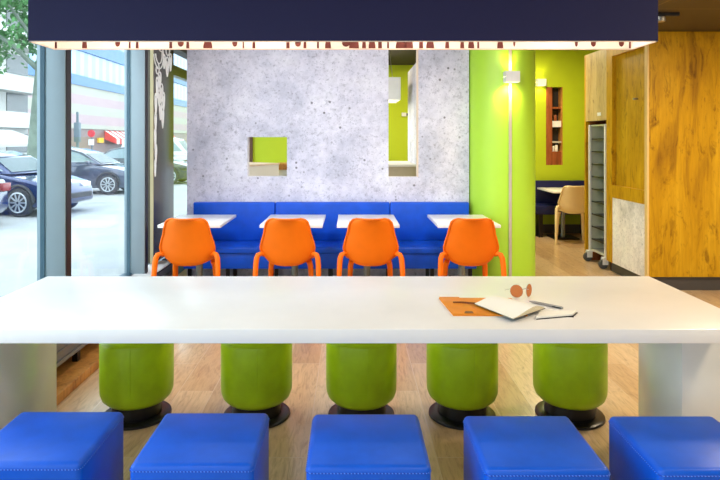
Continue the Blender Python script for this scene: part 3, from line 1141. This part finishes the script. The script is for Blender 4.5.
# navy bench, pale table and beige chair at the back right
o = thing('navy_bench', 'dark navy bench against the lime back wall', 'bench', (3.3, 9.5, 0))
MB().box(-0.85, 1.5, 0.18, 0.27, 0.45, 0.86, 0.012).build('back_cushion', M['bench_navy'], o)
MB().box(-0.85, 1.5, -0.22, 0.19, 0.36, 0.50, 0.012).build('seat_cushion', M['bench_navy'], o)
for x in (-0.33, 0.45, 1.2):
    MB().box(x - 0.03, x + 0.03, -0.17, 0.2, 0, 0.37).build('foot', M['black_metal'], o)
t = cafe_table('pale cafe table with beige chair in front of the navy bench', (3.30, 9.30, 0), group='tables in the rear zone')
bc = shell_chair('beige plastic shell chair beside the tray trolley recess, at the rear table', (3.26, 8.66, 0), R(-8), M['beige_plastic'], 'chairs in the rear zone')

# ceiling spotlight at the top right
o = thing('ceiling_spotlight', 'small black spotlight bar on the brown ceiling beside the navy lamp', 'lamp', (2.72, 5.16, 2.6))
MB().box(-0.12, 0.10, -0.03, 0.03, -0.028, 0.0, 0.003).build('mounting_bar', M['black_plastic'], o)
MB().lathe([(0.035, -0.075), (0.04, -0.07), (0.04, -0.035), (0.02, -0.028)], 20, -0.05, 0, 0).build('lamp_head', M['steel'], o)

# ================================================================== THINGS ON THE TABLE
def TP(px, py, z=TZ):
    Y = 600 * (1.5 - z) / (py - 141.0)
    return ((px - 350) * Y / 600, Y)
# tan leather folder
fo = thing('leather_folder', 'tan orange leather document folder under the open notebook', 'folder', (0.60, 2.72, TZ))
def fl(px, py):
    x, y = TP(px, py)
    return (x - 0.60, y - 2.72)
b = MB()
b.prism([(-0.178, 0.128), (-0.158, -0.150), (0.16, -0.155), (0.165, 0.122)], 0.0, 0.007, 'z', 0.002)
b.build('back_cover', M['leather_tan'], fo)
b = MB()
b.prism([(-0.177, 0.127), (-0.157, -0.149), (-0.045, -0.151), (-0.06, -0.03), (-0.085, 0.127)], 0.0075, 0.011, 'z', 0.0012)
b.build('flap', M['leather_tan'], fo)
b = MB()
b.tube([(-0.13, 0.02, 0.013), (-0.09, 0.015, 0.015), (-0.05, 0.01, 0.013), (0.0, 0.0, 0.011)], 0.004, 6)
b.build('tie_cord', M['leather_brown'], fo)
b = MB()
b.prism([(-0.11, -0.148), (-0.07, -0.148), (-0.07, -0.118), (-0.10, -0.118)], 0.0112, 0.0125, 'z')
b.build('buckle_tab', M['leather_brown'], fo)

# open notebook
nbk = thing('open_notebook', 'open notebook with blank white pages lying half on the tan folder', 'notebook', (0.70, 2.65, TZ + 0.006))
A, B_, C, Dd = [Vector((*TP(*p), 0)) - Vector((0.70, 2.65, 0)) for p in ((474.8, 307.5), (497.7, 299.8), (544.6, 312), (513.3, 323.0))]
def page(u, v, zlift=0.0):
    p = A.lerp(B_, u).lerp(Dd.lerp(C, u), v)
    z = 0.014 + 0.020 * math.sin(PI * min(1, u ** 1.6)) * (0.4 + 0.6 * v)
    return (p.x, p.y, z + zlift)
b = MB()
b.grid(lambda u, v: page(u, v), 20, 10, 0.001)
b.build('left_page', M['paper'], nbk)
b = MB()
bm = b.bm
nU = 20
for sgn in (0,):
    rows = []
    for k in range(nU + 1):
        u = k / nU
        t0_, t1_ = page(u, 0.0), page(u, 0.997)
        rows.append([bm.verts.new((t1_[0], t1_[1], 0.010)), bm.verts.new((t1_[0], t1_[1], t1_[2] - 0.0015)),
                     bm.verts.new((t0_[0], t0_[1], t0_[2] - 0.0015)), bm.verts.new((t0_[0], t0_[1], 0.010))])
    for r0, r1 in zip(rows, rows[1:]):
        for k in range(4):
            bm.faces.new((r0[k], r0[(k + 1) % 4], r1[(k + 1) % 4], r1[k]))
    bm.faces.new(rows[0])
    bm.faces.new(list(reversed(rows[-1])))
    bmesh.ops.recalc_face_normals(bm, faces=bm.faces)
b.build('page_block', M['paper_edge'], nbk)
rp = [Vector((*TP(*p), 0)) - Vector((0.70, 2.65, 0)) for p in ((541.0, 314.0), (536.0, 319.6), (572.5, 316.4), (576.5, 313.0))]
b = MB()
b.prism([(p.x, p.y) for p in rp], -0.002, 0.006, 'z')
b.build('right_page_block', M['paper'], nbk)
b = MB()
cen = (A + B_ + C + Dd) / 4
b.prism([tuple((p + (p - cen) * 0.02).xy) for p in (A, B_, C, Dd)], 0.0072 if False else 0.0125 - 0.004, 0.010, 'z')
b.build('cover', M['cover_black'], nbk)
b = MB()
b.prism([(p.x + 0.004 * (1 if p.x > 0.2 else 0), p.y - 0.003) for p in rp], -0.006, -0.002, 'z')
b.build('back_cover', M['cover_black'], nbk)
e0 = rp[2]
b = MB()
b.tube([(e0.x - 0.05, e0.y + 0.01, -0.004), (e0.x - 0.02, e0.y - 0.012, -0.004), (e0.x + 0.0, e0.y - 0.015, -0.004)], 0.0016, 5)
b.build('ribbon', M['cover_black'], nbk)

# pen
p0, p1 = TP(528.5, 302.3), TP(563.0, 309.4)
pen = thing('ballpoint_pen', 'grey ballpoint pen lying beside the open notebook', 'pen', (p0[0], p0[1], TZ + 0.006), math.atan2(p1[1] - p0[1], p1[0] - p0[0]))
Lp = math.hypot(p1[0] - p0[0], p1[1] - p0[1])
rot = Matrix.Rotation(R(90), 4, 'Y')
MB().lathe([(0.0012, 0.0), (0.0045, 0.018), (0.006, 0.03), (0.006, Lp * 0.80)], 14, mat=rot).build('barrel', M['pen_grey'], pen)
MB().lathe([(0.0062, Lp * 0.80), (0.0062, Lp * 0.95), (0.004, Lp)], 14, mat=rot).build('cap', M['steel'], pen)
MB().box(Lp * 0.72, Lp * 0.96, -0.009, -0.0065, -0.002, 0.002).build('clip', M['black_metal'], pen)

# sunglasses
sg = thing('sunglasses', 'sunglasses with amber round lenses standing on the table behind the notebook', 'glasses', (0.797, 2.872, TZ))
def rim_pts(cx, cy, cz, rx, rz_, ang, n=24):
    return [(cx + rx * math.cos(2 * PI * k / n) * math.cos(ang), cy + rx * math.cos(2 * PI * k / n) * math.sin(ang), cz + rz_ * math.sin(2 * PI * k / n)) for k in range(n)]
for (cx, cy, rx, rz_, ang) in ((0.0, 0.0, 0.029, 0.030, R(-20)), (0.064, 0.016, 0.027, 0.030, R(46))):
    pts = rim_pts(cx, cy, 0.0315, rx, rz_, ang)
    b = MB()
    b.tube(pts, 0.0016, 6, closed=True)
    rim_o = b.build('rim', M['steel'], sg)
    b = MB()
    nrm = Vector((-math.sin(ang), math.cos(ang), 0)) * 0.0015
    v0 = [b.bm.verts.new(Vector(p) + nrm) for p in pts]
    v1 = [b.bm.verts.new(Vector(p) - nrm) for p in pts]
    b.bm.faces.new(v0)
    b.bm.faces.new(list(reversed(v1)))
    for k in range(len(pts)):
        b.bm.faces.new((v0[k], v1[k], v1[(k + 1) % len(pts)], v0[(k + 1) % len(pts)]))
    bmesh.ops.recalc_face_normals(b.bm, faces=b.bm.faces)
    b.build('lens', M['lens'], sg)
b = MB()
b.tube([(0.027, -0.008, 0.042), (0.04, -0.012, 0.046), (0.054, -0.010, 0.042)], 0.0018, 6)
b.build('bridge', M['steel'], sg)
b = MB()
b.tube([(-0.027, 0.010, 0.04), (-0.03, 0.04, 0.03), (-0.03, 0.10, 0.012), (-0.02, 0.13, 0.004)], 0.0016, 6)
b.build('temple', M['steel'], sg)
b = MB()
b.tube([(0.08, 0.034, 0.04), (0.07, 0.06, 0.03), (0.03, 0.10, 0.012), (0.01, 0.12, 0.004)], 0.0016, 6)
b.build('temple', M['steel'], sg)

# ================================================================== OUTDOORS
GZ = -0.15
struct(MB().box(-90, -2.06, -30, 190, GZ - 0.1, GZ).build('ground', M['pavement']))


def car(label, loc, rz, paint, kind='saloon', white=False):
    """origin at ground centre, nose towards +X"""
    t = thing('car', label, 'car', loc, rz, 'cars parked along the street')
    Lh, W = 2.15, 0.86
    if kind == 'saloon':
        low = [(-2.15, 0.35), (-2.12, 0.62), (-2.02, 0.88), (-1.55, 0.95), (-0.9, 0.96), (0.75, 0.94), (1.45, 0.82), (1.95, 0.70), (2.13, 0.52), (2.15, 0.28), (1.9, 0.2), (-1.95, 0.2)]
        cab = [(-1.62, 0.94), (-1.05, 1.32), (-0.55, 1.42), (0.05, 1.41), (0.45, 1.30), (1.1, 0.92)]
    else:
        low = [(-2.15, 0.35), (-2.15, 0.75), (-2.1, 1.05), (-0.9, 1.08), (1.1, 1.05), (1.75, 0.92), (2.1, 0.72), (2.15, 0.3), (1.9, 0.22), (-1.95, 0.22)]
        cab = [(-2.05, 1.05), (-1.85, 1.75), (-1.5, 1.85), (0.3, 1.85), (0.75, 1.75), (1.35, 1.03)]
    b = MB()
    b.prism(low, -W, W, 'y', 0.07, 3)
    for v in b.bm.verts:                      # nose and tail narrow in plan
        e = max(0.0, abs(v.co.x) - 1.65) / 0.5
        v.co.y *= 1 - 0.26 * e * e
    body = b.build('body', paint, t, angle=50)
    # cabin: loft narrower at the top
    b = MB()
    bm = b.bm
    def side(s):
        zs = [p[1] for p in cab]
        z0, z1 = min(zs), max(zs)
        return [bm.verts.new((p[0], s * (W - 0.05 - 0.2 * (p[1] - z0) / (z1 - z0)), p[1])) for p in cab]
    va, vb = side(-1), side(1)
    n = len(cab)
    bm.faces.new(va)
    bm.faces.new(list(reversed(vb)))
    for k in range(n):
        bm.faces.new((va[k], vb[k], vb[(k + 1) % n], va[(k + 1) % n]))
    bmesh.ops.recalc_face_normals(bm, faces=bm.faces)
    bmesh.ops.bevel(bm, geom=list(bm.edges), offset=0.03, segments=2, profile=0.5, affect='EDGES')
    b.build('cabin', paint, t, angle=50)
    zs = [p[1] for p in cab]
    z0, z1 = min(zs), max(zs)
    def yat(z):
        return W - 0.05 - 0.2 * (z - z0) / (z1 - z0)
    cxm = sum(p[0] for p in cab) / n
    czm = (z0 + z1) / 2 + 0.02
    inner = [(cxm + (p[0] - cxm) * 0.86, czm + (p[1] - czm) * 0.74) for p in cab]
    for s in (-1, 1):
        for half in (0, 1):
            pts = []
            xm = -0.25
            for (x, z) in inner:
                x2 = min(x, xm - 0.03) if half == 0 else max(x, xm + 0.03)
                pts.append((x2, z))
            uniq = []
            for p in pts:
                if not uniq or (abs(p[0] - uniq[-1][0]) + abs(p[1] - uniq[-1][1])) > 1e-4:
                    uniq.append(p)
            b = MB()
            f = [b.bm.verts.new((x, s * (yat(z) + 0.006), z)) for (x, z) in uniq]
            g = [b.bm.verts.new((x, s * (yat(z) - 0.01), z)) for (x, z) in uniq]
            b.bm.faces.new(f)
            b.bm.faces.new(list(reversed(g)))
            for k in range(len(f)):
                b.bm.faces.new((f[k], g[k], g[(k + 1) % len(f)], f[(k + 1) % len(f)]))
            bmesh.ops.recalc_face_normals(b.bm, faces=b.bm.faces)
            b.build('side_window', M['car_glass'], t)
    # windscreen and rear window as slightly raised quads
    for (pa, pb, name) in ((cab[-2], cab[-1], 'windscreen'), (cab[1], cab[0], 'rear_window')):
        b = MB()
        dx = 0.012 if name == 'windscreen' else -0.012
        q = []
        for f_ in (0.12, 0.9):
            x = pa[0] + (pb[0] - pa[0]) * f_
            z = pa[1] + (pb[1] - pa[1]) * f_
            yy = yat(z) - 0.09
            q.append(((x + dx, -yy, z + 0.012), (x + dx, yy, z + 0.012)))
        vs = [b.bm.verts.new(p) for p in (q[0][0], q[0][1], q[1][1], q[1][0])]
        b.bm.faces.new(vs)
        bmesh.ops.solidify(b.bm, geom=list(b.bm.faces), thickness=0.01)
        bmesh.ops.recalc_face_normals(b.bm, faces=b.bm.faces)
        b.build(name, M['car_glass'], t)
    # wheels
    for x in (-1.33, 1.33):
        for s in (-1, 1):
            wm = Matrix.Translation((x, s * (W - 0.10), 0.315)) @ Matrix.Rotation(R(90), 4, 'X')
            wh = MB().lathe([(0.20, -0.115), (0.295, -0.11), (0.315, -0.08), (0.315, 0.08), (0.295, 0.11), (0.20, 0.115)], 30, mat=wm).build('wheel', M['tyre'], t)
            b = MB()
            ys = s * (W + 0.018)
            for k in range(10):
                a = 2 * PI * k / 10
                b.tube([(x + 0.03 * math.cos(a), ys, 0.315 + 0.03 * math.sin(a)), (x + 0.20 * math.cos(a), ys, 0.315 + 0.20 * math.sin(a))], 0.018, 6)
            ring = [(x + 0.21 * math.cos(2 * PI * k / 24), ys, 0.315 + 0.21 * math.sin(2 * PI * k / 24)) for k in range(24)]
            b.tube(ring, 0.018, 6, closed=True)
            b.build('rim', M['rim'], wh)
            arch = [(x + 0.37 * math.cos(PI * k / 16), s * (W + 0.002), 0.315 + 0.37 * math.sin(PI * k / 16)) for k in range(17)]
            b = MB()
            b.tube(arch, 0.03, 6)
            b.build('wheel_arch', M['tyre'], body)
    for s in (-1, 1):
        MB().box(1.80, 2.06, s * 0.52 - 0.15, s * 0.52 + 0.15, 0.58, 0.70, 0.03).build('headlight', M['headlight'], t)
        MB().box(-2.16, -2.06, s * 0.54 - 0.14, s * 0.54 + 0.14, 0.66, 0.82, 0.02).build('tail_light', M['taillight'], t)
        MB().box(0.68, 0.80, s * (W + 0.06) - 0.08, s * (W + 0.06) + 0.08, 0.93, 1.05, 0.03).build('mirror', paint, t)
        MB().box(-0.62, -0.44, s * (W + 0.002) - 0.012, s * (W + 0.002) + 0.012, 0.78, 0.81).build('door_handle', M['rim'], t)
    MB().box(2.10, 2.17, -0.55, 0.55, 0.36, 0.48, 0.02).build('grille', M['tyre'], t)
    MB().box(-2.17, -2.12, -0.26, 0.26, 0.52, 0.63).build('number_plate', M['plate'], t)
    return t


car('dark navy car at the far left with its boot towards the windows', (-8.95, 11.35, GZ), R(180), M['car_navy'])
car('blue car with nose turned to the window, beneath the tree', (-8.33, 14.04, GZ), R(-10), M['car_blue'])
car('grey saloon car parked side-on beyond the blue car', (-8.75, 19.25, GZ), 0.0, M['car_grey'])
car('black saloon car behind the grey saloon car', (-8.15, 23.6, GZ), 0.0, M['car_black'])
car('white car parked far behind the grey car', (-13.2, 27.8, GZ), 0.0, M['car_white'])
car('white van standing far back beside the concrete wall edge', (-9.4, 30.5, GZ), 0.0, M['car_white'], 'van')

# tree
random.seed(4)
tx, ty = -8.9, 17.0
tree = thing('street_tree', 'green leafy street tree with a bare trunk behind the blue car', 'tree', (tx, ty, GZ))
trunk = MB()
trunk.tube([(-0.15, 0, 0), (-0.08, 0, 0.8), (0.0, 0, 2.0), (0.12, 0, 3.4), (0.22, 0, 4.6), (0.25, 0.1, 6.0)], [0.26, 0.2, 0.17, 0.15, 0.12, 0.07], 12)
trunk.build('trunk', M['bark'], tree)
for pts, r0 in (([(0.14, 0, 3.6), (-0.5, -0.2, 4.3), (-1.5, -0.3, 5.0), (-2.3, -0.4, 5.4)], 0.08),
                ([(0.18, 0, 4.2), (-0.2, -0.3, 4.9), (-0.9, -0.6, 6.0)], 0.07),
                ([(0.2, 0, 4.4), (0.9, 0.2, 5.3), (1.6, 0.2, 6.2)], 0.07)):
    MB().tube(pts, [r0 * (1 - 0.7 * k / (len(pts) - 1)) for k in range(len(pts))], 8).build('branch', M['bark'], tree)
b = MB()
bm = b.bm
cl_ = []
for _ in range(130):
    cl_.append((random.uniform(-2.7, 0.15), random.uniform(-1.2, 1.2), random.uniform(3.6, 7.0), random.uniform(0.18, 0.42)))
for _ in range(60):
    cl_.append((random.uniform(0.0, 2.6), random.uniform(-1.2, 1.2), random.uniform(5.2, 7.6), random.uniform(0.2, 0.45)))
for (cx, cy, cz, r) in cl_:
    if cz < 4.3 and cx > -0.25:
        continue
    for _ in range(34):
        d = Vector((random.gauss(0, 1), random.gauss(0, 1), random.gauss(0, 1))).normalized() * r * random.uniform(0.3, 1.3)
        p = Vector((cx, cy, cz)) + d
        a = Vector((random.gauss(0, 1), random.gauss(0, 1), random.gauss(0, 1))).normalized()
        c = a.orthogonal().normalized()
        s = random.uniform(0.06, 0.115)
        vs = [bm.verts.new(p + a * s), bm.verts.new(p + c * s * 0.5), bm.verts.new(p - a * s), bm.verts.new(p - c * s * 0.5)]
        bm.faces.new(vs)
b.build('foliage', M['leaf'], tree, smooth=False)

# traffic light and sign
t = thing('traffic_light', 'grey traffic light pole across the street, left in the second pane', 'traffic light', (PX(77.5, 34), 34, GZ))
MB().lathe([(0.09, 0), (0.07, 3.0)], 14).build('pole', M['steel_grey'], t)
MB().box(-0.15, 0.15, -0.15, 0.15, 1.6, 2.7, 0.03).build('signal_box', M['steel_grey'], t)
MB().box(-0.06, 0.06, -0.06, 0.06, 2.7, 3.3, 0.02).build('pole_head', M['steel_grey'], t)
t = thing('road_sign', 'round red road sign on a pole across the street', 'road sign', (PX(92, 36), 36, GZ))
MB().lathe([(0.05, 0), (0.05, 2.2)], 12).build('pole', M['steel_grey'], t)
MB().lathe([(0.22, -0.02), (0.22, 0.02)], 28, mat=Matrix.Translation((0, -0.08, 2.1)) @ Matrix.Rotation(R(90), 4, 'X')).build('sign_disc', M['sign_red'], t)
MB().box(-0.16, 0.16, -0.12, -0.10, 1.4, 1.75).build('lower_plate', M['plate'], t)

# striped building along the street (far)
FX = -36.0
bd = thing('striped_building', 'long building with pale striped siding, blue band and red awnings', 'building', (FX, 100, GZ))
MB().box(-12, 0, -45, 60, 0, 3.3).build('ground_floor', M['shop_dark'], bd)
MB().box(-12, 0.3, -45, 60, 3.3, 9.0).build('siding', M['facade_cream'], bd)
MB().box(-12, 0.5, -45, 60, 9.0, 10.3).build('blue_band', M['facade_blue'], bd)
MB().box(-12, 0.2, -45, 60, 10.3, 13.6).build('glazed_storey', M['facade_glass'], bd)
MB().box(-12, 0.5, -45, 60, 13.6, 15.6).build('upper_blue_band', M['facade_blue'], bd)
MB().box(-12, 0.2, -45, 60, 15.6, 22).build('upper_storey', M['facade_glass'], bd)
b = MB()
b.prism([(0.0, 3.2), (0.0, 1.9), (1.8, 1.2), (1.8, 2.0)], -12, 20, 'y')
b.build('awning', M['awning'], bd)
b = MB()
b.box(0.0, 0.3, -14.6, -13, 1.4, 2.1)
b.build('yellow_shop_sign', M['sign_yellow'], bd)

# white balcony building (near left)
bw = thing('balcony_building', 'white apartment building with long balconies behind the tree', 'building', (-20, 33, GZ))
MB().box(-9, -1.2, -9, 6.5, 0, 16).build('wall', M['facade_white'], bw)
for z in (2.45, 4.65, 7.4, 10.2, 13.0):
    MB().box(-1.2, 0, -9, 6.5, z, z + 0.95).build('balcony', M['facade_white'], bw)
for z in (0.9, 3.45, 5.9, 8.6, 11.4):
    for y in (-7.5, -3.5, 0.5, 4.0):
        MB().box(-1.25, -1.15, y, y + 2.4, z, z + 1.2).build('window', M['facade_window'], bw)
b = MB()
b.prism([(0.0, 1.9), (0.0, 2.3), (2.2, 1.5), (2.2, 1.35)], -6, 2.5, 'y')
b.build('awning', M['facade_white'], bw)
